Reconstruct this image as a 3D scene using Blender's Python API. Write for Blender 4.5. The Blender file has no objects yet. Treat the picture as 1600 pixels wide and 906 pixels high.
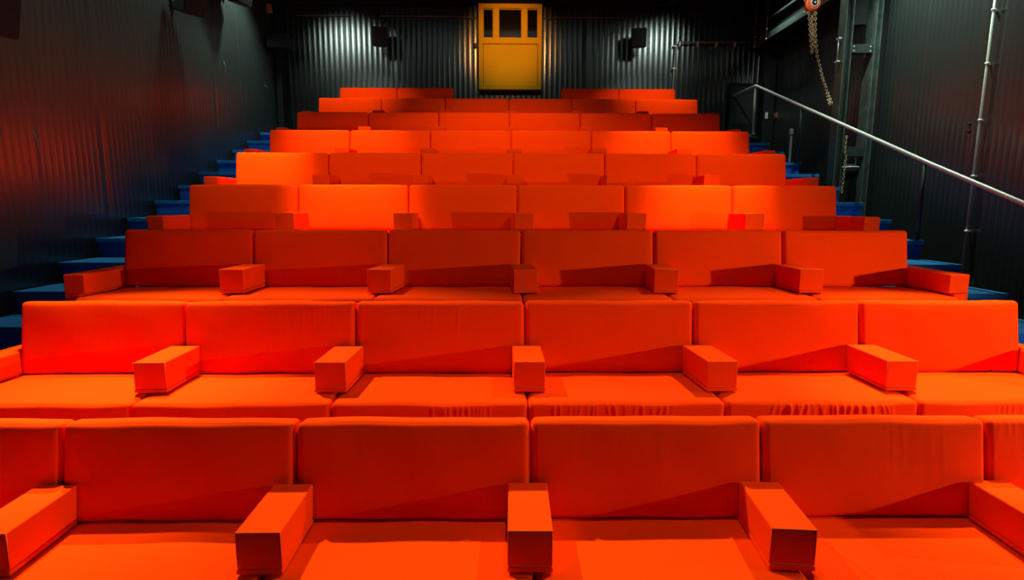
import bpy, bmesh, math, random
from mathutils import Vector, Matrix

S = bpy.context.scene
C = S.collection
U = 1.15                      # one seat module in metres; positions below are in modules
H = 2.07                      # camera height above the lowest floor (m)

def W(x, y, z):
    return Vector((x * U, y * U, z * U + H))

# ------------------------------------------------------------ camera
F, PITCH, YAW, ROLL, CX = 890.0, -0.147608, 0.0146129, 0.001696, -0.116789
cam = bpy.data.cameras.new('camera'); camo = bpy.data.objects.new('camera', cam); C.objects.link(camo)
cam.sensor_fit = 'HORIZONTAL'; cam.sensor_width = 36.0; cam.lens = F / 1600 * 36.0
cam.clip_start = 0.05; cam.clip_end = 100
Xv = Vector((math.cos(YAW), -math.sin(YAW), 0)); Yv = Vector((math.sin(YAW), math.cos(YAW), 0)); Zv = Vector((0, 0, 1))
fw = Yv * math.cos(PITCH) + Zv * math.sin(PITCH)
up = -Yv * math.sin(PITCH) + Zv * math.cos(PITCH)
rt = Xv * math.cos(ROLL) + up * math.sin(ROLL)
up = -Xv * math.sin(ROLL) + up * math.cos(ROLL)
M = Matrix((rt, up, -fw)).transposed().to_4x4(); M.translation = W(CX, 0, 0)
camo.matrix_world = M
S.camera = camo

# ------------------------------------------------------------ view, world, lights
S.view_settings.view_transform = 'Standard'; S.view_settings.look = 'None'
S.view_settings.gamma = 1; S.view_settings.use_curve_mapping = False
S.view_settings.exposure = 0.0
wd = bpy.data.worlds.new('dark_hall'); S.world = wd; wd.use_nodes = True
wd.node_tree.nodes['Background'].inputs[0].default_value = (0.45, 0.55, 0.5, 1)
wd.node_tree.nodes['Background'].inputs[1].default_value = 0.01

def spot(x, y, z, tx, ty, tz, power, angle, blend=0.5, col=(0.92, 1.0, 0.86), size=0.06):
    l = bpy.data.lights.new('lamp_or_fill_spot', 'SPOT'); l.energy = power; l.color = col  # hall lamps and added fill spots share this name
    l.spot_size = math.radians(angle); l.spot_blend = blend; l.shadow_soft_size = size
    o = bpy.data.objects.new('lamp_or_fill_spot', l); C.objects.link(o)
    a, b = W(x, y, z), W(tx, ty, tz); o.location = a
    o.rotation_euler = (b - a).to_track_quat('-Z', 'Y').to_euler()
    return o
# (x, y, z of lamp; point aimed at; watts; cone)
SPOTS = [
    # side lamp at the front right, low, shining up across the rows
    (5.3, 1.4, -0.10, -0.4, 4.2, -0.9, 800, 84, 1.0),
    # two soft ceiling lamps spread over the middle rows
    (-2.3, 3.8, 3.4, -1.3, 6.2, 0.2, 400, 76, 1.0),
    (2.3, 3.8, 3.4, 1.3, 6.2, 0.2, 380, 76, 1.0),
    # front: above the second row, grazing its backs
    (-2.5, 3.85, 3.4, -2.45, 2.85, -1.0, 2300, 34, 1.0),
    (2.65, 3.85, 3.4, 2.65, 2.85, -1.0, 2500, 34, 1.0),
    # behind: lights the front three rows from the back of the hall
    (-2.9, 4.65, 3.4, -1.2, 1.9, -1.3, 2300, 52, 0.9),
    (3.0, 4.65, 3.4, 1.4, 1.9, -1.3, 1500, 52, 0.9),
    (0.2, 2.6, 3.4, 0.2, 2.1, -1.3, 260, 70, 1.0),  # added weak fill over the front row, lifts the backrest shadow
    # fourth row hot spots
    (-1.75, 4.4, 3.4, -1.50, 5.33, 0.0, 2000, 24, 1.0),
    (2.0, 4.4, 3.4, 1.80, 5.33, 0.20, 2400, 23, 1.0),
    # fifth row
    (-2.75, 5.3, 3.4, -2.75, 6.32, 0.40, 2200, 24, 1.0),
    (2.6, 5.3, 3.4, 2.4, 6.32, 0.35, 250, 30, 1.0),
    # sixth and seventh rows
    (-2.1, 6.2, 3.4, -2.1, 7.31, 0.75, 900, 38, 1.0),
    (1.9, 6.2, 3.4, 2.0, 7.31, 0.75, 1000, 38, 1.0),
    (0.0, 6.2, 3.4, -0.1, 7.9, 0.9, 280, 66, 1.0),  # added fill for the middle seats
    # back rows
    (-2.5, 8.1, 3.45, -2.5, 9.8, 1.6, 330, 50, 1.0),
    (2.5, 8.1, 3.45, 2.4, 9.8, 1.6, 330, 50, 1.0),
    (0.0, 7.6, 3.45, 0.0, 9.40, 1.6, 50, 80, 1.0),  # added weak fill for the centre of the back rows
    # wash on the back wall
    (-3.25, 8.9, 3.50, -2.8, 10.6, 2.45, 150, 52, 1.0, (0.76, 1.0, 0.86), 0.30),
    (2.95, 8.9, 3.50, 2.5, 10.6, 2.45, 150, 52, 1.0, (0.76, 1.0, 0.86), 0.30),
]
spot(0.05, 7.6, 3.40, 0.0, 10.6, 2.85, 340, 36, 1.0, (1.0, 0.42, 0.08))  # added warm spot that tints and brightens the yellow booth panel
spot(3.2, 6.6, 3.45, 4.2, 8.3, 2.65, 130, 40, 1.0, (0.85, 1.0, 0.9))  # added spot to light the hoist face and the beam flange
for s_ in SPOTS: spot(*s_)
for x_, y_, tx_, p_ in [(-3.55, 5.2, -4.1, 170), (-3.55, 7.2, -4.1, 230), (-3.4, 9.0, -4.1, 380), (4.1, 6.6, 4.68, 800), (3.5, 7.3, 4.3, 90), (4.15, 5.0, 4.68, 200), (4.0, 9.3, 4.68, 170)]:  # side wall lamps; the last is added to lift the rear right wall
    spot(x_, y_, 3.5, tx_, y_, 2.0, p_, 96, 1.0, (0.70, 1.0, 0.86))

al = bpy.data.lights.new('added_fill_light', 'AREA'); al.shape = 'RECTANGLE'; al.size = 5.0; al.size_y = 2.6; al.energy = 12; al.color = (0.75, 1.0, 0.92)  # added soft fill to lift the dark walls, not a fixture of the hall
ao = bpy.data.objects.new('added_fill_light', al); C.objects.link(ao); ao.location = W(0, 7.6, 3.55)
# ------------------------------------------------------------ materials
def mat(name, col, rough=0.6, metal=0.0, spec=0.5, noise=None, bump=None, sheen=0.0, ior=1.5):
    m = bpy.data.materials.new(name); m.use_nodes = True
    nt = m.node_tree; b = nt.nodes['Principled BSDF']
    b.inputs['Base Color'].default_value = (*col, 1); b.inputs['Roughness'].default_value = rough
    b.inputs['Metallic'].default_value = metal; b.inputs['Specular IOR Level'].default_value = spec
    b.inputs['IOR'].default_value = ior
    if sheen:
        b.inputs['Sheen Weight'].default_value = sheen; b.inputs['Sheen Tint'].default_value = (1, 0.5, 0.3, 1)
    tc = nt.nodes.new('ShaderNodeTexCoord')
    if noise:                                   # (scale, low colour factor, high colour factor)
        n = nt.nodes.new('ShaderNodeTexNoise'); n.inputs['Scale'].default_value = noise[0]; n.inputs['Detail'].default_value = 4
        nt.links.new(tc.outputs['Object'], n.inputs['Vector'])
        r = nt.nodes.new('ShaderNodeValToRGB')
        r.color_ramp.elements[0].position = 0.3; r.color_ramp.elements[1].position = 0.7
        r.color_ramp.elements[0].color = (*[c * noise[1] for c in col], 1)
        r.color_ramp.elements[1].color = (*[c * noise[2] for c in col], 1)
        nt.links.new(n.outputs['Fac'], r.inputs['Fac']); nt.links.new(r.outputs['Color'], b.inputs['Base Color'])
    if bump:                                    # (scale, strength, distance)
        n2 = nt.nodes.new('ShaderNodeTexNoise'); n2.inputs['Scale'].default_value = bump[0]; n2.inputs['Detail'].default_value = 3
        nt.links.new(tc.outputs['Object'], n2.inputs['Vector'])
        bp = nt.nodes.new('ShaderNodeBump'); bp.inputs['Strength'].default_value = bump[1]; bp.inputs['Distance'].default_value = bump[2]
        nt.links.new(n2.outputs['Fac'], bp.inputs['Height']); nt.links.new(bp.outputs['Normal'], b.inputs['Normal'])
    return m
ORANGE = (0.93, 0.038, 0.0)
M_fab = mat('orange_cotton', ORANGE, 0.95, spec=0.02, noise=(2.5, 0.95, 1.03), bump=(420, 0.12, 0.001))
M_trim = mat('orange_piping', (0.95, 0.10, 0.003), 0.8, spec=0.05)
M_wallL = mat('black_ribbed_steel', (0.014, 0.0165, 0.016), 0.31, spec=0.5, ior=2.1, noise=(1.2, 0.85, 1.15), bump=(3.0, 0.10, 0.01))
M_wallB = mat('black_corrugated_steel', (0.007, 0.0085, 0.008), 0.27, spec=0.5, ior=2.2, noise=(1.5, 0.8, 1.2))
M_ceil = mat('black_ceiling_paint', (0.008, 0.0085, 0.008), 0.8, spec=0.2, noise=(1.0, 0.8, 1.2))
M_floor = mat('dark_floor', (0.012, 0.016, 0.03), 0.85, spec=0.2, noise=(6, 0.8, 1.2))
M_blue = mat('blue_step_carpet', (0.012, 0.17, 0.42), 0.75, spec=0.25, noise=(30, 0.85, 1.1), bump=(200, 0.2, 0.002))
M_blue2 = mat('blue_riser_paint', (0.002, 0.10, 0.42), 0.7, spec=0.25, noise=(8, 0.9, 1.1))
M_steel = mat('galvanised_steel', (0.80, 0.76, 0.66), 0.33, metal=0.2, noise=(20, 0.85, 1.1))
M_dsteel = mat('dark_painted_steel', (0.02, 0.024, 0.024), 0.42, spec=0.5, noise=(7, 0.7, 1.3))
M_col = mat('scuffed_grey_steel', (0.06, 0.075, 0.065), 0.42, spec=0.5, noise=(9, 0.6, 1.3))
M_black = mat('black_plastic', (0.006, 0.006, 0.006), 0.55, spec=0.35)
M_grille = mat('black_speaker_mesh', (0.012, 0.010, 0.011), 0.7, spec=0.2, bump=(300, 0.4, 0.002))
M_yel = mat('yellow_paint', (0.75, 0.46, 0.0), 0.6, spec=0.1, noise=(2, 0.95, 1.03))
M_glass = mat('dark_window_glass', (0.006, 0.005, 0.006), 0.08, spec=0.6)
M_pipe = mat('grey_conduit', (0.30, 0.27, 0.25), 0.45, metal=0.5)
M_chain = mat('rusty_chain_steel', (0.42, 0.27, 0.15), 0.4, metal=0.3, noise=(60, 0.5, 1.3))
M_hoist = mat('red_hoist_paint', (0.85, 0.12, 0.03), 0.4)
M_white = mat('white_plastic', (0.62, 0.56, 0.54), 0.5)
M_pink = mat('red_plastic', (0.34, 0.07, 0.06), 0.5)

# ------------------------------------------------------------ helpers
def obj(name, bm, m, parent=None, smooth=False):
    me = bpy.data.meshes.new(name); bm.normal_update(); bm.to_mesh(me); bm.free()
    if smooth:
        for p in me.polygons: p.use_smooth = True
    for mm in (m if isinstance(m, (list, tuple)) else [m]): me.materials.append(mm)
    o = bpy.data.objects.new(name, me); C.objects.link(o)
    if parent is not None: o.parent = parent
    return o
def tag(o, label=None, cat=None, group=None, kind=None):
    if label: o['label'] = label
    if cat: o['category'] = cat
    if group: o['group'] = group
    if kind: o['kind'] = kind
    return o
def thing(name, loc, label, cat, group=None, rz=0):
    o = bpy.data.objects.new(name, None); C.objects.link(o); o.empty_display_size = 0.1
    o.location = loc; o.rotation_euler = (0, 0, rz)
    return tag(o, label, cat, group)
def add_box(bm, x0, x1, y0, y1, z0, z1, bev=0.0):
    t = bmesh.new(); bmesh.ops.create_cube(t, size=1)
    for v in t.verts:
        v.co = Vector(((x0 + x1) / 2 + v.co.x * (x1 - x0), (y0 + y1) / 2 + v.co.y * (y1 - y0), (z0 + z1) / 2 + v.co.z * (z1 - z0)))
    if bev: bmesh.ops.bevel(t, geom=list(t.edges), offset=bev, segments=2, affect='EDGES', profile=0.5)
    merge(bm, t)
def merge(bm, t):
    t.verts.index_update()
    vs = [bm.verts.new(v.co) for v in t.verts]
    for f in t.faces:
        nf = bm.faces.new([vs[v.index] for v in f.verts]); nf.smooth = f.smooth; nf.material_index = f.material_index
    t.free()
def box(name, x0, x1, y0, y1, z0, z1, m, parent=None, bev=0.0):
    bm = bmesh.new(); add_box(bm, x0, x1, y0, y1, z0, z1, bev)
    return obj(name, bm, m, parent)
def add_tube(bm, pts, r, n=10, cap=True, closed=False):
    pts = [Vector(p) for p in pts]; rings = []; N = len(pts); prev = None
    for i, p in enumerate(pts):
        if closed: d = (pts[(i + 1) % N] - pts[i - 1]).normalized()
        else:
            d = Vector((0, 0, 0))
            if i: d += (p - pts[i - 1]).normalized()
            if i < N - 1: d += (pts[i + 1] - p).normalized()
            d.normalize()
        if prev is None:
            a = Vector((0, 0, 1)) if abs(d.z) < 0.9 else Vector((1, 0, 0))
            u = d.cross(a).normalized()
        else: u = (prev - d * prev.dot(d)).normalized()
        prev = u; v = d.cross(u)
        rings.append([bm.verts.new(p + (u * math.cos(2 * math.pi * k / n) + v * math.sin(2 * math.pi * k / n)) * r) for k in range(n)])
    for i in range(N if closed else N - 1):
        A, B = rings[i], rings[(i + 1) % N]
        for k in range(n):
            f = bm.faces.new((A[k], A[(k + 1) % n], B[(k + 1) % n], B[k])); f.smooth = True
    if cap and not closed:
        bm.faces.new(list(reversed(rings[0]))); bm.faces.new(rings[-1])
def tube(name, pts, r, m, parent=None, n=10):
    bm = bmesh.new(); add_tube(bm, pts, r, n); bmesh.ops.recalc_face_normals(bm, faces=bm.faces)
    return obj(name, bm, m, parent)
def add_disc(bm, c, axis, r, h, n=24):                         # solid cylinder centred on c
    c = Vector(c); axis = Vector(axis).normalized()
    add_tube(bm, [c - axis * h / 2, c + axis * h / 2], r, n)
def prism(name, poly, z0, z1, m, parent=None, bev=0.0):        # poly: footprint in x, y
    bm = bmesh.new()
    a = [bm.verts.new((x, y, z0)) for x, y in poly]; b = [bm.verts.new((x, y, z1)) for x, y in poly]
    bm.faces.new(list(reversed(a))); bm.faces.new(b); n = len(poly)
    for i in range(n): bm.faces.new((a[i], a[(i + 1) % n], b[(i + 1) % n], b[i]))
    bmesh.ops.recalc_face_normals(bm, faces=bm.faces)
    if bev: bmesh.ops.bevel(bm, geom=list(bm.edges), offset=bev, segments=3, affect='EDGES', profile=0.5)
    return obj(name, bm, m, parent)

def cushion_bm(w, d, h, r, puff=(0, 0, 0), seed=0, res=(24, 10, 8), folds=None):
    """upholstered block centred on x, from y=0 (front) to d, z=0 to h. folds: (face, [(pos, width, height, reach)])"""
    def axis(L, n):
        q = [0, r * 0.12, r * 0.3, r * 0.6, r]
        mid = [r + (L - 2 * r) * i / n for i in range(1, n)]
        return q + mid + [L - t for t in reversed(q)]
    ax = [axis(w, res[0]), axis(d, res[1]), axis(h, res[2])]; L = (w, d, h)
    bm = bmesh.new(); cache = {}
    rnd = random.Random(seed); ph = [rnd.uniform(0, 6.28) for _ in range(8)]
    def V(i, j, k):
        key = (i, j, k)
        if key in cache: return cache[key]
        p = Vector((ax[0][i], ax[1][j], ax[2][k])); inner = Vector([min(max(p[a], r), L[a] - r) for a in range(3)])
        dv = p - inner
        q = inner + dv.normalized() * r if dv.length > 1e-9 else p.copy()
        u = [(p[a] / L[a]) * 2 - 1 for a in range(3)]
        for a in range(3):                                    # soft bulge of each face
            o1, o2 = [b for b in range(3) if b != a]
            s = max(0, 1 - u[o1] ** 4) * max(0, 1 - u[o2] ** 4)
            q[a] += puff[a] * s * (1 if u[a] > 0 else -1) * abs(u[a]) ** 3
        wob = 0.0015 * (math.sin(p.x * 7 + ph[0]) + math.sin(p.x * 13 + p.z * 9 + ph[1]) + math.sin(p.y * 11 + p.x * 5 + ph[2]))
        q[1] += wob if u[1] < 0 else 0; q[2] += wob * 0.9
        if folds:
            face, L_ = folds
            for (fx, fw_, fh, reach, lean) in L_:
                t = (p.z if face == 'top' else (h - p.z)) / h  # 0 at the edge the fold hangs from when face == 'front'
                if face == 'front' and j <= 6:
                    x0 = fx + lean * t * h
                    q[1] -= fh * math.exp(-((p.x - w / 2 - x0) / fw_) ** 2) * max(0, 1 - t / reach) * min(1, 4 * t + 0.15)
                if face == 'top' and k >= len(ax[2]) - 3:
                    tt = p.y / d
                    x0 = fx + lean * p.y
                    q[2] += 1.8 * fh * math.exp(-((p.x - w / 2 - x0) / fw_) ** 2) * max(0, 1 - tt / reach)
        q.x -= w / 2
        cache[key] = bm.verts.new(q); return cache[key]
    n = [len(a) - 1 for a in ax]
    def quad(a, b, c, e):
        f = bm.faces.new((a, b, c, e)); f.smooth = True
    for i in range(n[0]):
        for j in range(n[1]):
            quad(V(i, j, 0), V(i, j + 1, 0), V(i + 1, j + 1, 0), V(i + 1, j, 0))
            quad(V(i, j, n[2]), V(i + 1, j, n[2]), V(i + 1, j + 1, n[2]), V(i, j + 1, n[2]))
        for k in range(n[2]):
            quad(V(i, 0, k), V(i + 1, 0, k), V(i + 1, 0, k + 1), V(i, 0, k + 1))
            quad(V(i, n[1], k), V(i, n[1], k + 1), V(i + 1, n[1], k + 1), V(i + 1, n[1], k))
    for j in range(n[1]):
        for k in range(n[2]):
            quad(V(0, j, k), V(0, j, k + 1), V(0, j + 1, k + 1), V(0, j + 1, k))
            quad(V(n[0], j, k), V(n[0], j + 1, k), V(n[0], j + 1, k + 1), V(n[0], j, k + 1))
    return bm

# ------------------------------------------------------------ room shell
XL, XR, YB, ZC, ZF, YF = -4.10, 4.70, 10.66, 3.62, -H / U, -2.0
D, R = 0.9936338, 0.3700821                  # row depth and row rise
def platform_z(n): return -0.6922 + R * (n - 4)
def platform_y(n): return 4.595 + D * (n - 4)

def ribbed(name, along, a0, a1, fixed, z0, z1, pitch, depth, inward, m, rib=0.35, seams=()):
    """vertical steel sheet with raised rounded ribs; along = 'x' or 'y'"""
    bm = bmesh.new(); cols = []; s = a0; NN = 10
    xs = []
    nrib = int(abs(a1 - a0) / pitch) + 1
    prof = [(0, 0), (1 - rib * 1.05, 0), (1 - rib * .88, 0.25), (1 - rib * .72, 0.8), (1 - rib * 0.5, 1.0), (1 - rib * .28, 0.8), (1 - rib * .12, 0.25)]
    for i in range(nrib):
        for t, hgt in prof:
            xs.append((a0 + (i + t) * pitch, hgt * depth))
    for sx in seams:
        xs = [q for q in xs if abs(q[0] - sx) > 0.03] + [(sx - 0.007, 0), (sx - 0.003, -0.0012), (sx + 0.003, -0.0012), (sx + 0.007, 0)]
    xs = sorted(q for q in xs if a0 <= q[0] <= a1)
    xs = [(a0, 0)] + xs + [(a1, 0)]
    for a, dpt in xs:
        co = fixed + inward * dpt
        pair = []
        for z in (z0, z1):
            pair.append(bm.verts.new((a, co, z) if along == 'x' else (co, a, z)))
        cols.append(pair)
    for A, B in zip(cols, cols[1:]):
        f = bm.faces.new((A[0], B[0], B[1], A[1])); f.smooth = True
    # solid back
    co = fixed - inward * 0.12
    e = []
    for a, z in ((a0, z0), (a1, z0), (a1, z1), (a0, z1)):
        e.append(bm.verts.new((a, co, z) if along == 'x' else (co, a, z)))
    bm.faces.new(e)
    bm.faces.new((cols[0][0], cols[0][1], e[3], e[0])); bm.faces.new((cols[-1][0], cols[-1][1], e[2], e[1]))
    bmesh.ops.recalc_face_normals(bm, faces=bm.faces)
    return tag(obj(name, bm, m), kind='structure')
z0w, z1w = 0.0, ZC * U + H
seamL = [(5.074 + 0.79 * k) * U for k in range(-8, 8)]
ribbed('wall_left', 'y', YF * U, YB * U, XL * U, z0w, z1w, 0.088, 0.0026, 1, M_wallL, 0.4, [s for s in seamL if YF * U < s < YB * U])
seamR = [(5.95 + 0.79 * k) * U for k in range(-9, 6)]
ribbed('wall_right', 'y', 3.2 * U, YB * U, XR * U, z0w, z1w, 0.088, 0.0026, -1, M_wallL, 0.4, [s for s in seamR if 3.25 * U < s < YB * U])
ribbed('wall_back', 'x', XL * U, XR * U, YB * U, z0w, z1w, 0.105, 0.005, -1, M_wallB, 0.24, [-2.05 * U - 0.02, 1.36 * U])
tag(box('ceiling', XL * U - 0.1, 8.0 * U, YF * U, YB * U + 0.1, z1w, z1w + 0.15, M_ceil), kind='structure')
tag(box('wall_front', XL * U - 0.1, 8.0 * U, YF * U - 0.15, YF * U, 0, z1w, M_ceil), kind='structure')
# stepped floor that carries the rows (one step per row)
SX0, SX1 = -3.22, 3.18
bm = bmesh.new(); prof = [(YF, ZF - 0.1), (YF, ZF), (platform_y(2), ZF)]
for n in range(2, 10):
    y, z = platform_y(n), platform_z(n)
    prof += [(y, z)]
    if n < 9: prof += [(platform_y(n + 1), z)]
prof += [(YB, platform_z(9)), (YB, ZF - 0.1)]
L_ = [bm.verts.new(W(SX0, y, z)) for y, z in prof]; R_ = [bm.verts.new(W(SX1, y, z)) for y, z in prof]
for i in range(len(prof)):
    j = (i + 1) % len(prof); bm.faces.new((L_[i], L_[j], R_[j], R_[i]))
bm.faces.new(list(reversed(L_))); bm.faces.new(R_)
bmesh.ops.recalc_face_normals(bm, faces=bm.faces)
tag(obj('floor', bm, M_floor), kind='structure')
g = bmesh.new()
for a, b in ((XL - .1, SX0), (SX1, 8.0)):
    p, q = W(a, YF, ZF - 0.1), W(b, YB + .05, ZF); add_box(g, p.x, q.x, p.y, q.y, p.z, q.z)
tag(obj('floor_aisles', g, M_floor), kind='structure')

# ------------------------------------------------------------ side stairs
def staircase(xi, xo, y0, z0, label, side):
    t = thing('staircase', W((xi + xo) / 2, y0 - 3 * D, ZF), label, 'stairs', 'blue side stairs')
    o = t.location
    for i in range(-5, 11):
        y, z = y0 + i * D / 2, z0 + i * R / 2
        ye = y + D / 2 if i < 10 else YB - 0.03
        a, b = W(min(xi, xo), y, z), W(max(xi, xo), ye, z)
        th = 0.045
        bm = bmesh.new()
        add_box(bm, a.x - o.x, b.x - o.x, a.y - o.y - 0.012, b.y - o.y - (0.0 if i < 10 else 0.01), a.z - o.z - th, a.z - o.z, 0.004)
        obj('tread', bm, M_blue, t)
        bm = bmesh.new(); zb = W(0, 0, z0 + (i - 1) * R / 2).z - 0.1
        ins = 0.012
        add_box(bm, a.x - o.x + ins, b.x - o.x - ins, a.y - o.y + 0.012, b.y - o.y - 0.013, max(zb, 0.02) - o.z, a.z - o.z - th - 0.001)
        obj('riser', bm, M_blue2, t)
    return t
staircase(-3.24, -4.066, 4.595, -0.692, 'blue carpeted stairs against the left ribbed wall', -1)
staircase(3.20, 3.994, 4.53, -0.703, 'blue carpeted stairs on the right beside the steel handrail', 1)

# ------------------------------------------------------------ seats
Y1, ZT = 2.348576, -0.938013
BD, BH = 0.062384, 0.414427
ROWN = {1: 'front row', 2: 'second row from front', 3: 'third row from front', 4: 'fourth row from front', 5: 'fifth row from front',
        6: 'sixth row from front', 7: 'third row from back', 8: 'second row from back', 9: 'back row'}
SEAMS = {1: [-3.005, -2.008, -1.013, -0.001, 1.01, 1.996, 2.99],
         2: [-2.969, -2.003, -0.998, 0.008, 1.023, 2.028, 3.002], 3: [-2.98, -2.007, -0.997, 0.014, 1.027, 2.017, 2.989],
         4: [-3.0, -2.005, -0.993, 0.007, 1.006, 2.005, 2.985], 5: [-3.011, -2.009, -1.01, -0.02, 0.981, 1.987, 2.977],
         6: [-3.029, -2.033, -1.033, -0.029, 0.979, 1.982, 2.974], 7: [-3.025, -2.023, -1.036, -0.036, 0.968, 1.975, 2.958],
         8: [-3.022, -2.033, -1.041, -0.036, 0.962, 1.963, 2.957], 9: [-2.961, -1.968, -0.982, None, 0.885, 1.889, 2.885]}
ROWDY = {}                                   # small per-row height trims in modules
ROWDZ = {1: 0.004, 2: -0.008, 3: 0.002, 4: 0.004, 5: 0.008, 6: 0.0, 7: 0.0, 8: 0.0, 9: -0.02}
TILT = math.atan2(BD, BH)
BACK_H = math.hypot(BD, BH) * U; BACK_T = 0.125
rng = random.Random(7)
mesh_cache = {}
POS = ['leftmost', 'second from the left', 'third from the left', 'third from the right', 'second from the right', 'rightmost']
POS9 = ['leftmost', 'second from the left', None, None, 'second from the right', 'rightmost']
EXTRA = {(1, 0): ', cut by picture edge', (1, 5): ', cut by picture edge'}
seam_bulge = 0.0
def fold_sets(n, j):
    r = random.Random(n * 31 + j)
    if n == 2:
        cx = {1: [], 2: [(.02 + .026 * k + r.uniform(-.01, .01), .008, r.uniform(.003, .009), .95, r.uniform(-.15, .15)) for k in range(14)],
              3: [(-.42 + .036 * k + r.uniform(-.015, .015), .008, r.uniform(.002, .008), .95, r.uniform(-.25, .25)) for k in range(20)],
              4: [(-.28 + .032 * k + r.uniform(-.012, .012), .009, r.uniform(.004, .014), .98, r.uniform(-.35, .35)) for k in range(22)],
              5: [(-.1 + .036 * k + r.uniform(-.012, .012), .008, r.uniform(.002, .006), .9, r.uniform(-.1, .1)) for k in range(14)], 0: []}[j]
        return ('front', cx) if cx else None
    if n == 1 and j == 4:
        return ('top', [(-.28, .008, .006, .9, -.25)] + [(-.1 + .035 * k, .006, .004, .25, -.2) for k in range(12)])
    return None
def back_folds(n, j):
    r = random.Random(n * 77 + j)
    if (n, j) in ((2, 1), (2, 2)):
        return ('front', [(-.25 + (.3 if j == 1 else .12) + .045 * k + r.uniform(-.018, .018), .009, r.uniform(.0012, .0045), r.uniform(.2, .6), r.uniform(-.08, .08)) for k in range(9)])
    if n == 1 and j == 5:
        return ('front', [(-.5 + .035 * k, .008, .006, .22, r.uniform(-.3, .3)) for k in range(6)])
    if n == 1 and j in (2, 3):
        return ('front', [(-.35 + .12 * k + r.uniform(-.05, .05), .012, r.uniform(.0004, .0012), .8, r.uniform(-.03, .03)) for k in range(6)])
    if n == 1 and j == 4:
        return ('front', [(.05 + .045 * k + r.uniform(-.015, .015), .012, r.uniform(.0006, .0018), .7, r.uniform(-.05, .05)) for k in range(8)])
    return None

def make_seat(n, j, x0, x1):
    xc = (x0 + x1) / 2; w = (x1 - x0) * U - 0.012
    dz = R * (n - 1) + ROWDZ[n]; y = Y1 + D * (n - 1)
    pz = platform_z(n) if n > 1 else ZF
    base = W(xc, y - BD, pz)
    pos = (POS9 if n == 9 else POS)[j]
    t = thing('sofa_seat', base, 'orange sofa seat, %s of %s, %s%s' % (pos, 'four' if n == 9 else 'six', ROWN[n], EXTRA.get((n, j), '')), 'seat', 'orange sofa seats in rows')
    hi = n <= 3
    res_s = (230 if fold_sets(n, j) else 70, 10, 8) if n <= 2 else ((24, 8, 5) if hi else (10, 5, 4))
    res_b = (200 if back_folds(n, j) else 60, 5, 14) if n <= 2 else ((24, 5, 8) if hi else (10, 3, 5))
    # seat cushion: front at y-0.56, runs under the backrest
    sd = (0.559 - BD + 0.05) * U; sh = 0.17 * U
    ztop = W(0, 0, ZT - BH + dz).z
    lw = w + 0.004
    bm = cushion_bm(lw, sd, sh, 0.028, (0.004, 0.006, 0.010), n * 10 + j, res_s, fold_sets(n, j))
    o = obj('seat_cushion', bm, M_fab, t); o.location = (0, -(0.559 - BD) * U, ztop - base.z - sh - 0.006)
    # plinth
    zb = ztop - sh - 0.010
    o = box('plinth', -w / 2 + 0.004, w / 2 - 0.004, -(0.559 - BD) * U + 0.03, 0.10, 0.002, zb - base.z, M_fab, t, 0.006)
    # backrest cushion, leaning back
    bm = cushion_bm(w, BACK_T, BACK_H + 0.006, 0.030, (0.003, 0.009, 0.004), n * 17 + j * 3, res_b, back_folds(n, j))
    jit = rng.uniform(-0.006, 0.006); jt = rng.uniform(-0.004, 0.004)
    o = obj('backrest', bm, M_fab, t)
    o.rotation_euler = (-TILT, 0, rng.uniform(-0.004, 0.004)); o.location = (0, 0.004 + jit, ztop - base.z + 0.006)
    return t
for n in range(1, 10):
    s = SEAMS[n]
    for j in range(6):
        if n == 9:
            if j in (2, 3): continue
            a, b = s[j], s[j + 1]
        else: a, b = s[j], s[j + 1]
        make_seat(n, j, a, b)

# ------------------------------------------------------------ armrest blocks over the seams
AW, AFY, ABY, AH, AB = 0.1671, -0.41903, -0.0864, -0.24246, -0.42001
ARM = {(1, 1): (0, -.012), (1, 2): (-.012, -.014), (1, 3): (-.020, -.015), (1, 4): (-.046, -.019), (1, 5): (-.018, -.018),
       (2, 1): (.022, .014), (2, 2): (-.034, -.026), (2, 3): (.020, .016), (2, 4): (.050, .027), (2, 5): (.018, .016),
       (3, 1): (.009, .012), (3, 2): (.022, .053), (3, 3): (.037, .017), (3, 4): (.016, .038), (3, 5): (.034, .027),
       (4, 1): (.016, .017), (4, 2): (.024, .02), (4, 3): (.060, .03), (4, 4): (.026, .025), (4, 5): (.05, .04)}
def arm_bm(w, d, h, slope):
    """block with front at y=0; rear face leans with the backrest"""
    bm = bmesh.new()
    bx = [(-w / 2, 0), (w / 2, 0)]
    pts = []
    for z, dy in ((0, 0), (h, slope)):
        pts.append([bm.verts.new(p) for p in ((-w / 2, 0, z), (w / 2, 0, z), (w / 2, d + dy, z), (-w / 2, d + dy, z))])
    a, b = pts
    bm.faces.new(list(reversed(a))); bm.faces.new(b)
    for i in range(4): bm.faces.new((a[i], a[(i + 1) % 4], b[(i + 1) % 4], b[i]))
    bmesh.ops.recalc_face_normals(bm, faces=bm.faces)
    bmesh.ops.bevel(bm, geom=list(bm.edges), offset=0.008, segments=3, affect='EDGES', profile=0.5)
    for f in bm.faces: f.smooth = False
    return bm
ORD5 = ['leftmost', 'second from the left', 'middle', 'second from the right', 'rightmost']
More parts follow.
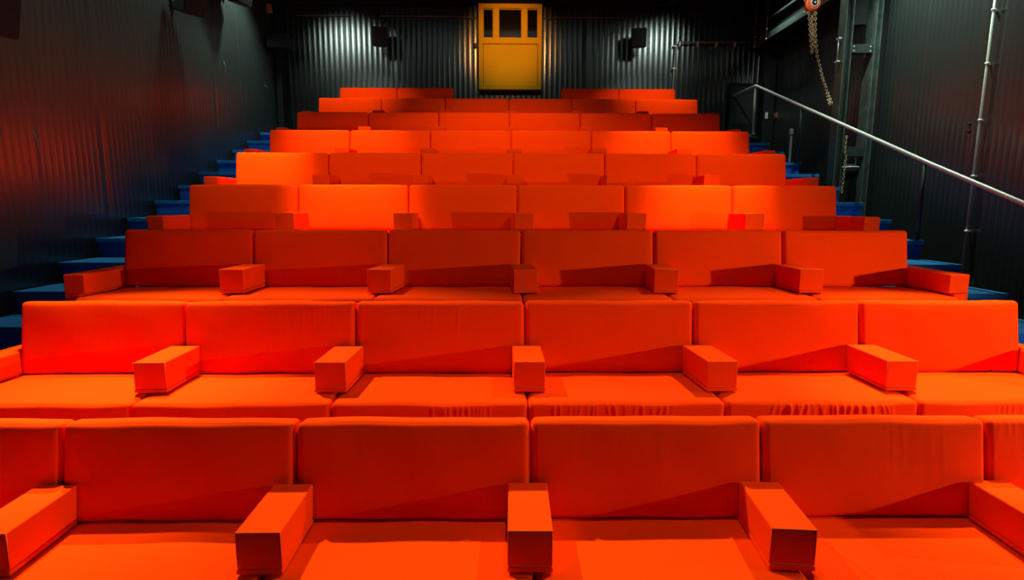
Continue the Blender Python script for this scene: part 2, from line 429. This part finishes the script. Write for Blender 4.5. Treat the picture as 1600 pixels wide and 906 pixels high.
def make_arm(n, j):
    s = SEAMS[n]; k = j
    dz = R * (n - 1) + ROWDZ[n]; y = Y1 + D * (n - 1)
    if (n, j) in ARM: xf, xb = (j - 3 + ARM[(n, j)][0], j - 3 + ARM[(n, j)][1])
    else:
        r = random.Random(n * 5 + j); c = s[j] + 0.035 + r.uniform(-.015, .015); xf, xb = c + r.uniform(-.01, .01), c
    zt, zb = W(0, 0, ZT + AH + dz).z, W(0, 0, ZT - BH + dz).z + 0.009
    h = zt - zb
    yb = y - BD - 0.012                       # touches the backrest at its foot
    yf = y + AFY; d = (yb - yf) * U
    rz = math.atan2((xf - xb), (yb - yf))
    base = W(xf, yf, 0); base.z = zb
    pos = ORD5[j - 1] if n < 9 else ('left' if j == 1 else 'right')
    t = thing('armrest', base, 'orange block armrest, %s of %s, %s' % (pos, 'five' if n < 9 else 'two', ROWN[n]), 'armrest', 'orange armrest blocks between the seats', rz)
    w = AW * U
    flap = 0.022
    body = arm_bm(w, d, h - flap, (h - flap) * BD / BH)
    o = obj('block', body, M_fab, t); o.location = (0, 0, flap)
    bp = bmesh.new(); add_box(bp, -w / 2 - 0.001, w / 2 + 0.001, -0.006, d - 0.004, 0.0, flap - 0.001, 0.004)
    obj('base_flap', bp, M_fab, t)
    if n <= 4:
        r_ = 0.0026; q = w / 2 - 0.003; tb = bmesh.new()
        add_tube(tb, [(-q, 0.002, flap + .004), (q, 0.002, flap + .004), (q, 0.002, h - .003), (-q, 0.002, h - .003)], r_, 6, closed=True)
        bmesh.ops.recalc_face_normals(tb, faces=tb.faces)
        tag(obj('piping', tb, M_trim, t), 'thin sewn piping round the front face')
    return t
for n in range(1, 9):
    for j in range(1, 6): make_arm(n, j)
for j in (1, 5): make_arm(9, j)
# end armrests: full-height side panels wrapping the ends of each row
def make_end(n, side):
    s = SEAMS[n]; dz = R * (n - 1) + ROWDZ[n]; y = Y1 + D * (n - 1)
    xe = s[0] if side < 0 else s[6]
    pz = platform_z(n) if n > 1 else ZF
    xo = side * (0.105) + xe; xi = xe - side * 0.035
    yf = y - 0.49; yb = y - BD - 0.010
    zt = ZT - 0.27 + dz
    base = W(xo, yf, pz)
    t = thing('end_armrest', base, 'orange padded end armrest at the %s end of the %s' % ('left' if side < 0 else 'right', ROWN[n]), 'armrest', 'orange end armrests')
    X = lambda v: (v - xo) * U
    Yy = lambda v: (v - yf) * U
    ze = (zt - pz) * U
    # above the seat the panel overlaps the cushion edge; beside it only the outer strip goes down to the step
    zs = (ZT - BH + dz + 0.012 - pz) * U
    poly = [(X(xo), 0), (X(xi), 0), (X(xi), Yy(yb)), (X(xe + side * 0.012), Yy(yb)), (X(xe + side * 0.012), Yy(y + 0.10)), (X(xo), Yy(y + 0.10))]
    if side > 0: poly = poly[::-1]
    prism('panel', poly, zs, ze, M_fab, t, 0.010)
    low = bmesh.new(); a, b = sorted((X(xo), X(xe + side * 0.006)))
    add_box(low, a, b, 0.0, Yy(y + 0.10), 0.002, zs - 0.002, 0.006)
    obj('lower_panel', low, M_fab, t)
    return t
for n in range(2, 10):
    for sd in (-1, 1): make_end(n, sd)

# ------------------------------------------------------------ yellow booth front on the back wall
yb_ = thing('projection_booth_window', W(0, 10.6, 2.03), 'tall yellow window panel with three dark panes, high in the middle of the back wall', 'window panel')
o0 = yb_.location
def rel(x, y, z, o): 
    v = W(x, y, z); return v - o
def bxw(bm, x0, x1, y0, y1, z0, z1, o, bev=0.0):
    a, b = rel(x0, y0, z0, o), rel(x1, y1, z1, o); add_box(bm, a.x, b.x, a.y, b.y, a.z, b.z, bev)
bxl, bxr, bz0, bz1 = -0.555, 0.552, 2.03, 3.46
bm = bmesh.new()
for (x0, x1, z0, z1) in [(bxl, bxr, 3.385, bz1), (bxl, bxr, 2.80, 2.90), (bxl, bxr, bz0, bz0 + .055), (bxl, -0.478, bz0 + .055, 2.80), (0.484, bxr, bz0 + .055, 2.80),
                         (bxl, -0.478, 2.90, 3.385), (-0.296, -0.207, 2.90, 3.385), (0.202, 0.288, 2.90, 3.385), (0.484, bxr, 2.90, 3.385)]:
    bxw(bm, x0, x1, 10.50, 10.645, z0, z1, o0, 0.003)
obj('frame', bm, M_yel, yb_)
bm = bmesh.new(); bxw(bm, -0.470, 0.476, 10.525, 10.54, bz0 + .062, 2.793, o0, 0.002); obj('lower_panel', bm, M_yel, yb_)
for x0, x1 in ((-0.477, -0.297), (-0.206, 0.201), (0.289, 0.483)):
    bm = bmesh.new(); bxw(bm, x0, x1, 10.56, 10.568, 2.901, 3.384, o0); obj('pane', bm, M_glass, yb_)
    bm = bmesh.new()
    for a in ((x0, x0 + .012, 2.901, 3.384), (x1 - .012, x1, 2.901, 3.384), (x0 + .012, x1 - .012, 2.901, 2.913), (x0 + .012, x1 - .012, 3.372, 3.384)):
        bxw(bm, a[0], a[1], 10.540, 10.5585, a[2], a[3], o0)
    obj('glazing_bead', bm, M_yel, yb_)
cnd = tube('conduit', [W(-0.585, 10.60, 2.15), W(-0.585, 10.60, 3.27)], 0.008, M_pipe)
bm = bmesh.new(); add_tube(bm, [W(-0.585, 10.62, 2.28), W(-0.585, 10.62, 3.26), W(-.60, 10.62, 3.275), W(-.66, 10.62, 3.255), W(-0.9, 10.62, 3.275), W(-2.3, 10.62, 3.278)], 0.009, 8)
bmesh.ops.recalc_face_normals(bm, faces=bm.faces)
bpy.data.objects.remove(cnd)
tag(obj('conduit', bm, M_pipe), 'thin grey conduit running left from the yellow window panel along the wall top', 'conduit', 'thin conduits on the back wall')
tag(tube('conduit', [W(0.565, 10.62, 3.27), W(.70, 10.62, 3.255), W(.82, 10.62, 3.275), W(2.15, 10.62, 3.268)], 0.009, M_pipe, n=8), 'thin grey conduit running right from the yellow window panel along the wall top', 'conduit', 'thin conduits on the back wall')
tag(tube('conduit', [W(-3.75, 10.62, 3.28), W(-2.82, 10.62, 3.283)], 0.009, M_pipe, n=8), 'short thin conduit high at the left end of the back wall', 'conduit', 'thin conduits on the back wall')
bm = bmesh.new(); a = W(-.615, 10.61, 2.80); add_box(bm, a.x - .02, a.x + .02, a.y - .02, a.y + .05, a.z - .04, a.z + .04, .003)
tag(obj('switch_box', bm, M_dsteel), 'small dark switch box left of the yellow window panel', 'switch')

# ------------------------------------------------------------ back wall, right part: conduit, clips, door
bm = bmesh.new(); add_tube(bm, [W(2.905, 10.60, 1.2), W(2.935, 10.60, 3.15)], 0.016, 8); bmesh.ops.recalc_face_normals(bm, faces=bm.faces)
cp = tag(obj('wall_pipe', bm, M_pipe), 'grey vertical pipe on the back wall right of the black loudspeaker', 'pipe')
for z in (2.42, 2.80):
    bm = bmesh.new(); p = W(2.925, 10.60, z); add_box(bm, p.x - .04, p.x + .04, p.y - .02, p.y + .05, p.z - .012, p.z + .012, .003); c = obj('pipe_clip', bm, M_steel, cp)
hp = tag(tube('wall_pipe', [W(2.97, 10.58, 2.86), W(4.36, 10.58, 2.865)], 0.020, M_pipe, n=8), 'horizontal grey pipe with clips at the right of the back wall', 'pipe')
for x in (3.0, 3.32, 3.66, 3.99):
    bm = bmesh.new(); p = W(x, 10.58, 2.84); add_box(bm, p.x - .012, p.x + .012, p.y - .026, p.y + .07, p.z - .06, p.z + .03, .003); obj('pipe_clip', bm, M_steel, hp)
dt = thing('door_1', W(4.15, 10.62, 1.16), None, None); dt['kind'] = 'structure'
bm = bmesh.new(); bxw(bm, 3.965, 4.42, 10.60, 10.64, 1.46, 2.13, dt.location, .004); obj('door_leaf', bm, M_dsteel, dt)
bm = bmesh.new()
for a in ((3.93, 3.96, 1.17, 2.17), (4.425, 4.455, 1.17, 2.17), (3.96, 4.425, 2.135, 2.17)): bxw(bm, a[0], a[1], 10.585, 10.64, a[2], a[3], dt.location)
obj('door_frame', bm, M_black, dt)
bm = bmesh.new(); bxw(bm, 3.97, 4.42, 10.605, 10.64, 1.17, 1.455, dt.location); obj('kick_panel', bm, M_black, dt)
# corner posts
def post(x0, x1, y0, y1, z0, z1, label, m=M_black):
    bm = bmesh.new(); a, b = W(x0, y0, z0), W(x1, y1, z1); add_box(bm, a.x, b.x, a.y, b.y, a.z, b.z, 0.004)
    return tag(obj('corner_post', bm, m), label, 'post', 'black corner posts')
post(4.50, 4.685, 10.42, 10.62, ZF + .003, 3.60, 'black steel post in the far right corner of the hall')
post(-4.075, -3.98, 10.40, 10.62, 1.17, 3.60, 'black steel post in the far left corner of the hall')
# small plates on the posts / wall
def plate(x, y, z, w, h, m, label, ax='x', name='switch_plate'):
    t = thing(name, W(x, y, z), label, 'switch'); bm = bmesh.new()
    if ax == 'x': add_box(bm, -w / 2, w / 2, -0.012, 0.012, -h / 2, h / 2, 0.004)
    else: add_box(bm, -0.012, 0.012, -w / 2, w / 2, -h / 2, h / 2, 0.004)
    obj('plate', bm, m, t); bm = bmesh.new()
    if ax == 'x': add_box(bm, -w / 4, w / 4, -0.018, -0.012, -h / 5, h / 5, 0.002)
    else: add_box(bm, -0.018, -0.012, -w / 4, w / 4, -h / 5, h / 5, 0.002)
    obj('button', bm, m, t); return t
plate(4.555, 10.409, 1.585, 0.055, 0.125, M_white, 'small white switch plate on the black post behind the handrail')
plate(4.688, 10.34, 1.575, 0.12, 0.11, M_pink, 'small dull red switch plate on the right wall beside the black post', 'y')
t = thing('warning_lamp', W(-3.97, 10.0, 3.20), 'small red box lamp hanging under the ceiling in the far left corner', 'lamp')
bm = bmesh.new(); add_box(bm, -0.045, 0.045, -0.03, 0.03, -0.09, 0.07, .006); obj('housing', bm, M_pink, t)
bm = bmesh.new(); add_tube(bm, [(0, 0, .07), (0, 0, W(0, 0, ZC).z - W(0, 0, 3.20).z - .001)], 0.008, 8); bmesh.ops.recalc_face_normals(bm, faces=bm.faces); obj('rod', bm, M_black, t)

# ------------------------------------------------------------ loudspeakers
def speaker(x, y, z, w, h, d, rz, tilt, label, bracket):
    t = thing('loudspeaker', W(x, y, z), label, 'loudspeaker', 'black wall loudspeakers', rz)
    cab = bmesh.new(); pr = [(-w / 2, -d / 2), (w / 2, -d / 2), (w * .36, d / 2), (-w * .36, d / 2)]
    a = [cab.verts.new((px, py, -h / 2)) for px, py in pr]; b = [cab.verts.new((px, py, h / 2)) for px, py in pr]
    cab.faces.new(list(reversed(a))); cab.faces.new(b)
    for i in range(4): cab.faces.new((a[i], a[(i + 1) % 4], b[(i + 1) % 4], b[i]))
    bmesh.ops.recalc_face_normals(cab, faces=cab.faces); bmesh.ops.bevel(cab, geom=list(cab.edges), offset=.012, segments=2, affect='EDGES')
    Rm = Matrix.Rotation(tilt, 4, 'X')
    c = obj('cabinet', cab, M_black, t); c.rotation_euler = (tilt, 0, 0)
    gr = bmesh.new(); add_box(gr, -w / 2 + .015, w / 2 - .015, -d / 2 - .010, -d / 2 - .001, -h / 2 + .015, h / 2 - .015, .004)
    gg = obj('grille', gr, M_grille, t); gg.rotation_euler = (tilt, 0, 0)
    bd = bmesh.new(); add_box(bd, -.016, .016, d / 2 - .01, bracket, -.03, .03, .003); add_box(bd, -.05, .05, bracket, bracket + .012, -.08, .08, .003)
    obj('bracket', bd, M_dsteel, t)
    return t
wall_gap = (YB - 10.42) * U - .04
speaker(-2.245, 10.36, 2.86, 0.30, 0.36, 0.20, math.radians(12), math.radians(10), 'black loudspeaker on the back wall left of the yellow window panel', .325)
speaker(2.225, 10.36, 2.865, 0.30, 0.36, 0.20, math.radians(-12), math.radians(10), 'black loudspeaker on the back wall right of the yellow window panel', .325)
speaker(-3.86, 4.44, 1.41, 0.36, 0.40, 0.24, math.radians(78), math.radians(12), 'black loudspeaker on the left wall nearest the camera, cut off by the picture edge', .24)
speaker(-3.83, 7.22, 2.46, 0.34, 0.50, 0.26, math.radians(70), math.radians(14), 'black loudspeaker high on the left wall, cut off by the picture top', .26)
speaker(-3.83, 8.60, 2.96, 0.32, 0.36, 0.24, math.radians(72), math.radians(14), 'black loudspeaker on the far part of the left wall under the ceiling', .26)
speaker(4.385, 7.60, 2.47, 0.20, 0.50, 0.16, math.radians(-8), math.radians(4), 'black loudspeaker between the two steel columns on the right', .10)
t = thing('subwoofer', W(-3.88, 10.15, 2.70), 'wide black loudspeaker box in the far left corner beside the black post', 'loudspeaker')
bm = bmesh.new(); add_box(bm, -.20, .20, -.17, .17, -.13, .12, .01)
obj('cabinet', bm, M_black, t)
bm = bmesh.new(); add_box(bm, -.185, .185, -.181, -.171, -.115, .105, .003); obj('grille', bm, M_grille, t)
bm = bmesh.new(); add_box(bm, -.248, -.2005, -.05, .05, -.05, .05, .003); obj('bracket', bm, M_dsteel, t)

# ------------------------------------------------------------ ceiling beams
for k, (xa, xb) in enumerate([(-2.85, -2.85), (-0.88, -0.88), (0.85, 0.85), (2.78, 2.78)]):
    bm = bmesh.new(); a, b = W(xa - .05, YF + .01, ZC - .16), W(xa + .05, 10.58, ZC - .002)
    add_box(bm, a.x - .03, b.x + .03, a.y, b.y, b.z - .015, b.z); add_box(bm, (a.x + b.x) / 2 - .006, (a.x + b.x) / 2 + .006, a.y, b.y, a.z + .0151, b.z - .0151); add_box(bm, a.x - .03, b.x + .03, a.y, b.y, a.z, a.z + .015)
    tag(obj('ceiling_joist', bm, M_ceil), '%s dark steel joist under the ceiling, running towards the back wall' % ['leftmost', 'second from left', 'third from left', 'rightmost'][k], 'beam', 'ceiling joists')
tag(box('trim_1', *[v for v in (W(XL, 0, 0).x + .01, W(XR, 0, 0).x - .01)], W(0, 10.57, 0).y, W(0, 10.63, 0).y, W(0, 0, 3.47).z, W(0, 0, ZC).z - .002, M_ceil), kind='structure')

# long box beam / cable tray on the right
bt = thing('crane_beam', W(4.5, 9.2, 2.8), 'long dark box beam under the ceiling along the right wall, ending at the columns', 'beam')
o = bt.location
bm = bmesh.new(); bxw(bm, 4.36, 4.68, 8.02, 10.40, 2.80, 3.05, o, .004); obj('web', bm, M_black, bt)
bm = bmesh.new(); bxw(bm, 4.30, 4.36, 7.60, 10.56, 2.76, 2.80, o, .003); bxw(bm, 4.30, 4.315, 7.60, 10.56, 2.8001, 2.86, o); obj('lower_flange', bm, M_col, bt)
bm = bmesh.new(); bxw(bm, 4.28, 4.42, 7.60, 10.56, 3.055, 3.09, o, .003); obj('upper_flange', bm, M_dsteel, bt)
for k, (x, y) in enumerate([(4.26, 10.40), (4.26, 9.95), (4.20, 8.62)]):
    rod = thing('hanger_rod', W(x, y, 2.76), ['thin threaded hanger rod farthest along the cable tray', 'middle thin threaded hanger rod by the box beam', 'thin threaded hanger rod just left of the red chain hoist'][k], 'rod', 'threaded hanger rods')
    zc = W(0, 0, ZC).z - W(0, 0, 2.76).z - .002
    bm = bmesh.new(); add_tube(bm, [(0, 0, -.02), (0, 0, zc)], 0.007, 8); bmesh.ops.recalc_face_normals(bm, faces=bm.faces); obj('rod', bm, M_pipe, rod)
    for z in (-.012, .17):
        bm = bmesh.new(); add_disc(bm, (0, 0, z), (0, 0, 1), .017, .022, 6); bmesh.ops.recalc_face_normals(bm, faces=bm.faces); obj('nut', bm, M_steel, rod)

# ------------------------------------------------------------ steel columns on the right
def column(y, x0, x1, wy, label):
    t = thing('steel_column', W((x0 + x1) / 2, y, ZF + .003), label, 'column', 'steel columns by the right wall')
    o = t.location; hz = (ZC - ZF) * U - .006
    a = (x0 - (x0 + x1) / 2) * U; b = -a; wy2 = wy * U / 2
    bm = bmesh.new(); add_box(bm, a, a + .014, -wy2, wy2, 0, hz, .002); obj('flange', bm, M_col, t)
    bm = bmesh.new(); add_box(bm, b - .014, b, -wy2, wy2, 0, hz, .002); obj('flange', bm, M_col, t)
    bm = bmesh.new(); add_box(bm, a + .0141, b - .0141, -.006, .006, 0, hz); obj('web', bm, M_dsteel, t)
    return t
column(7.53, 4.15, 4.25, 0.16, 'tall scuffed steel column beside the chain hoist, the left of the pair')
column(7.55, 4.53, 4.61, 0.20, 'tall scuffed steel column by the right wall, the right of the pair')
cp_ = thing('cross_brace', W(4.39, 7.51, 1.955), 'dark steel brace plate joining the two columns, upper one', 'brace', 'brace plates between the columns')
bm = bmesh.new(); add_box(bm, -.138 * U, .138 * U, -.05, .05, -.06, .06, .004); obj('plate', bm, M_dsteel, cp_)
for xx in (-.12, .12):
    for zz in (-.03, .03):
        bm = bmesh.new(); add_disc(bm, (xx, -.054, zz), (0, 1, 0), .009, .008, 6); bmesh.ops.recalc_face_normals(bm, faces=bm.faces); obj('bolt', bm, M_steel, cp_)
cp2 = thing('cross_brace', W(4.39, 7.51, 0.69), 'dark steel brace plate joining the two columns, lower one behind the handrail', 'brace', 'brace plates between the columns')
bm = bmesh.new(); add_box(bm, -.138 * U, .138 * U, -.05, .05, -.07, .07, .004); obj('plate', bm, M_dsteel, cp2)
cb = thing('chain_bag', W(4.385, 7.51, 0.47), 'black chain bag hanging below the lower brace between the columns', 'bag')
bm = bmesh.new(); bmesh.ops.create_uvsphere(bm, u_segments=20, v_segments=12, radius=.13)
for v in bm.verts: v.co.z = v.co.z * (1.25 if v.co.z < 0 else .6)
for f in bm.faces: f.smooth = True
obj('pouch', bm, M_grille, cb)
bm = bmesh.new(); add_tube(bm, [(.125 * math.cos(a * math.pi / 12), .125 * math.sin(a * math.pi / 12), .03) for a in range(24)], .008, 6, closed=True)
add_tube(bm, [(.09, 0, .05), (.09, 0, W(0, 0, .69).z - .0705 - W(0, 0, .48).z)], .006, 6); add_tube(bm, [(-.09, 0, .05), (-.09, 0, W(0, 0, .69).z - .0705 - W(0, 0, .48).z)], .006, 6)
bmesh.ops.recalc_face_normals(bm, faces=bm.faces); obj('rim', bm, M_steel, cb)
tb_ = thing('tie_rod', W(4.12, 7.53, 1.95), 'short threaded rod with two nuts on the face of the farther column', 'rod')
bm = bmesh.new(); add_tube(bm, [(0, 0, -.17), (0, 0, .17)], .009, 8); bmesh.ops.recalc_face_normals(bm, faces=bm.faces); obj('rod', bm, M_pipe, tb_)
for z in (-.16, .16):
    bm = bmesh.new(); add_box(bm, -.016, .0215, -.04, .04, z - .010, z + .010, .003); obj('clamp', bm, M_steel, tb_)

# ------------------------------------------------------------ chain hoist
def add_chain(bm, pts, link=0.040, wire=0.0052, jitter=0.0):
    link *= 1.3; wire *= 1.25
    P = [Vector(p) for p in pts]; seg = [(b - a).length for a, b in zip(P, P[1:])]; tot = sum(seg)
    step = link - 2.2 * wire; N = int(tot / step); r = random.Random(3)
    for i in range(N):
        s = (i + .5) * step; k = 0
        while k < len(seg) - 1 and s > seg[k]: s -= seg[k]; k += 1
        d = (P[k + 1] - P[k]).normalized(); c = P[k] + d * s
        side = d.cross(Vector((0, 1, 0))).normalized(); oth = d.cross(side)
        ang = (math.pi / 2 if i % 2 else 0) + r.uniform(-.3, .3) + 0.5
        u = side * math.cos(ang) + oth * math.sin(ang)
        ring = []
        for q in range(10):
            a = 2 * math.pi * q / 10; ring.append(c + d * math.cos(a) * (link / 2 - wire) + u * math.sin(a) * link * .30)
        add_tube(bm, ring, wire, 5, closed=True)
ch = thing('chain_hoist', W(4.045, 8.1, 2.69), 'red round chain hoist hanging beside the steel columns with long rusty chains', 'hoist')
o = ch.location
bm = bmesh.new(); add_disc(bm, (0, 0, 0), (0, 1, 0), .112, .12, 32); bmesh.ops.recalc_face_normals(bm, faces=bm.faces)
bmesh.ops.bevel(bm, geom=[e for e in bm.edges if len(e.link_faces) == 2 and e.calc_face_angle(0) > 1], offset=.02, segments=3, affect='EDGES'); obj('housing', bm, M_hoist, ch)
bm = bmesh.new(); add_tube(bm, [(.052 * math.cos(a * math.pi / 16), -.064, .052 * math.sin(a * math.pi / 16)) for a in range(32)], .010, 8, closed=True); bmesh.ops.recalc_face_normals(bm, faces=bm.faces)
obj('ring', bm, M_white, ch)
bm = bmesh.new(); add_disc(bm, (0, -.066, 0), (0, 1, 0), .040, .014, 24); bmesh.ops.recalc_face_normals(bm, faces=bm.faces); obj('hub', bm, M_black, ch)
bm = bmesh.new(); add_disc(bm, (0, -.078, 0), (0, 1, 0), .016, .010, 6); bmesh.ops.recalc_face_normals(bm, faces=bm.faces); obj('hub_bolt', bm, M_steel, ch)
bm = bmesh.new(); add_tube(bm, [(0, 0, .10), (0, 0, W(0, 0, ZC).z - o.z - .002)], .012, 8); add_box(bm, -.03, .03, -.04, .04, .10, .16, .004); bmesh.ops.recalc_face_normals(bm, faces=bm.faces); obj('suspension', bm, M_dsteel, ch)
bm = bmesh.new()
rp = lambda x, z, y=8.1: W(x, y, z) - o
add_chain(bm, [rp(4.00, 2.59), rp(4.03, 2.40), rp(4.075, 2.12), rp(4.085, 2.06), rp(4.10, 2.13), rp(4.055, 2.42), rp(4.065, 2.58)], .042)
obj('hand_chain', bm, M_chain, ch)
bm = bmesh.new()
add_chain(bm, [rp(4.08, 2.58, 8.07), rp(4.10, 2.30, 8.07), rp(4.14, 2.05, 8.07), rp(4.17, 1.72, 7.95), rp(4.07, 1.27, 7.47)], .042)
add_chain(bm, [rp(4.055, 2.58, 8.13), rp(4.095, 2.28, 8.10), rp(4.155, 2.00, 8.08), rp(4.18, 1.68, 7.93), rp(4.06, 1.25, 7.49)], .042)
obj('load_chain', bm, M_chain, ch)
lc = bmesh.new(); q0 = W(4.25, 7.40, 0.88)
add_chain(lc, [Vector((0, 0, 0)), Vector((-.012, 0, -.18)), Vector((.012, 0, -.30)), Vector((0, .01, -.85))], .036)
lo = obj('hanging_chain', lc, M_chain); lo.location = q0
tag(lo, 'short rusty chain hanging in front of the nearer column below the handrail', 'chain')
hk = bmesh.new()

# ------------------------------------------------------------ handrail
hr = thing('handrail', W(3.95, 7.0, 0.5), 'long grey tubular steel handrail sloping down the right stairs', 'handrail')
o = hr.location
P = lambda y, z, x=3.95: W(x, y, z) - o
top = [P(2.6, -0.660), P(4.446, 0.020), P(5.487, 0.397), P(9.514, 1.915), P(10.508, 1.918)]
bm = bmesh.new(); add_tube(bm, top, 0.023, 12); bmesh.ops.recalc_face_normals(bm, faces=bm.faces); obj('rail', bm, M_steel, hr)
for (y, zt, zb) in [(9.514, 1.89, 1.1475), (8.0, 1.32, 0.593), (5.56, 0.40, -0.332), (3.9, -0.20, -1.07)]:
    bm = bmesh.new(); add_tube(bm, [P(y, zb + .002), P(y, zt)], 0.019 if y > 9 else 0.022, 10)
    a = P(y, zb + .002); add_box(bm, a.x - .045, a.x + .045, a.y - .045, a.y + .045, a.z, a.z + .008)
    bmesh.ops.recalc_face_normals(bm, faces=bm.faces)
    obj('post', bm, M_steel if y > 9 else M_dsteel, hr)
bm = bmesh.new(); add_tube(bm, [P(10.40, 1.905), P(9.54, 1.28)], 0.018, 10); bmesh.ops.recalc_face_normals(bm, faces=bm.faces); obj('brace', bm, M_dsteel, hr)
bm = bmesh.new(); add_disc(bm, P(10.44, 1.918), (0, 1, 0), .034, .07, 12); bmesh.ops.recalc_face_normals(bm, faces=bm.faces); obj('coupler', bm, M_dsteel, hr)

sp = thing('stub_post', W(3.84, 8.02, 0.60), 'short grey steel post with a small cap standing on the right stairs', 'post')
bm = bmesh.new(); add_box(bm, -.017, .017, -.02, .02, 0, .50, .003); obj('upright', bm, M_pipe, sp)
bm = bmesh.new(); add_box(bm, -.035, .022, -.03, .026, .425, .512, .004); obj('cap', bm, M_pipe, sp)
cs = thing('equipment_case', W(3.72, 9.3, 0.976), 'small black case with a bright handle on an upper blue step', 'case')
bm = bmesh.new(); add_box(bm, -.02, .28, -.09, .09, 0.002, .12, .02); obj('body', bm, M_black, cs)
bm = bmesh.new(); add_tube(bm, [(-.01, -.095, .09), (.0, -.10, .135), (.08, -.10, .150), (.09, -.095, .11)], .005, 6); bmesh.ops.recalc_face_normals(bm, faces=bm.faces); obj('handle', bm, M_steel, cs)

# ------------------------------------------------------------ conduit and marks on the right wall
wc = thing('wall_pipe', W(4.655, 5.84, 0), 'thin vertical steel pipe with clips on the right wall near the camera', 'pipe'); wc.location.z = 0.02
bm = bmesh.new(); add_tube(bm, [(0, 0, 0), (0, -0.03 * U, z1w - .04)], .013, 8); bmesh.ops.recalc_face_normals(bm, faces=bm.faces); obj('tube', bm, M_steel, wc)
for z in (1.89, 1.39, 0.85, 0.30, -0.256, -0.8):
    zz = W(0, 0, z).z - .02; bm = bmesh.new(); add_disc(bm, (0, -0.03 * U * zz / z1w, zz), (0, 0, 1), .024, .022, 12)
    add_box(bm, .012, .049, -.012, .012, zz - .009, zz + .009); bmesh.ops.recalc_face_normals(bm, faces=bm.faces); obj('clip', bm, M_steel, wc)
for k, z in enumerate((0.835, 0.762)):
    bm = bmesh.new(); p = W(4.69, 6.0, z); add_disc(bm, (p.x, p.y, p.z), (1, 0, 0), .016, .03, 12); bmesh.ops.recalc_face_normals(bm, faces=bm.faces)  # black discs stand for two holes in the wall
    tag(obj('hole_disc', bm, M_black), '%s of two small dark grommets on the right wall' % ['upper', 'lower'][k], 'hole', 'grommets on the right wall')

# small scuffs scratched into the left wall paint
for k, (pa, pb, r_) in enumerate([((-4.095, 5.02, 0.62), (-4.095, 5.06, 0.46), .0035), ((-4.095, 8.55, 2.02), (-4.095, 8.62, 1.82), .004), ((-4.095, 9.98, 1.98), (-4.095, 10.22, 1.90), .005)]):
    bm = bmesh.new(); a, b = W(*pa), W(*pb); mid = (a + b) / 2 + Vector((0, .012, .01))
    for q in (a, b, mid): q.x = XL * U + .0025
    add_tube(bm, [a, mid, b], r_, 6); bmesh.ops.recalc_face_normals(bm, faces=bm.faces)
    o = obj('scratch', bm, M_pipe, bpy.data.objects['wall_left'])
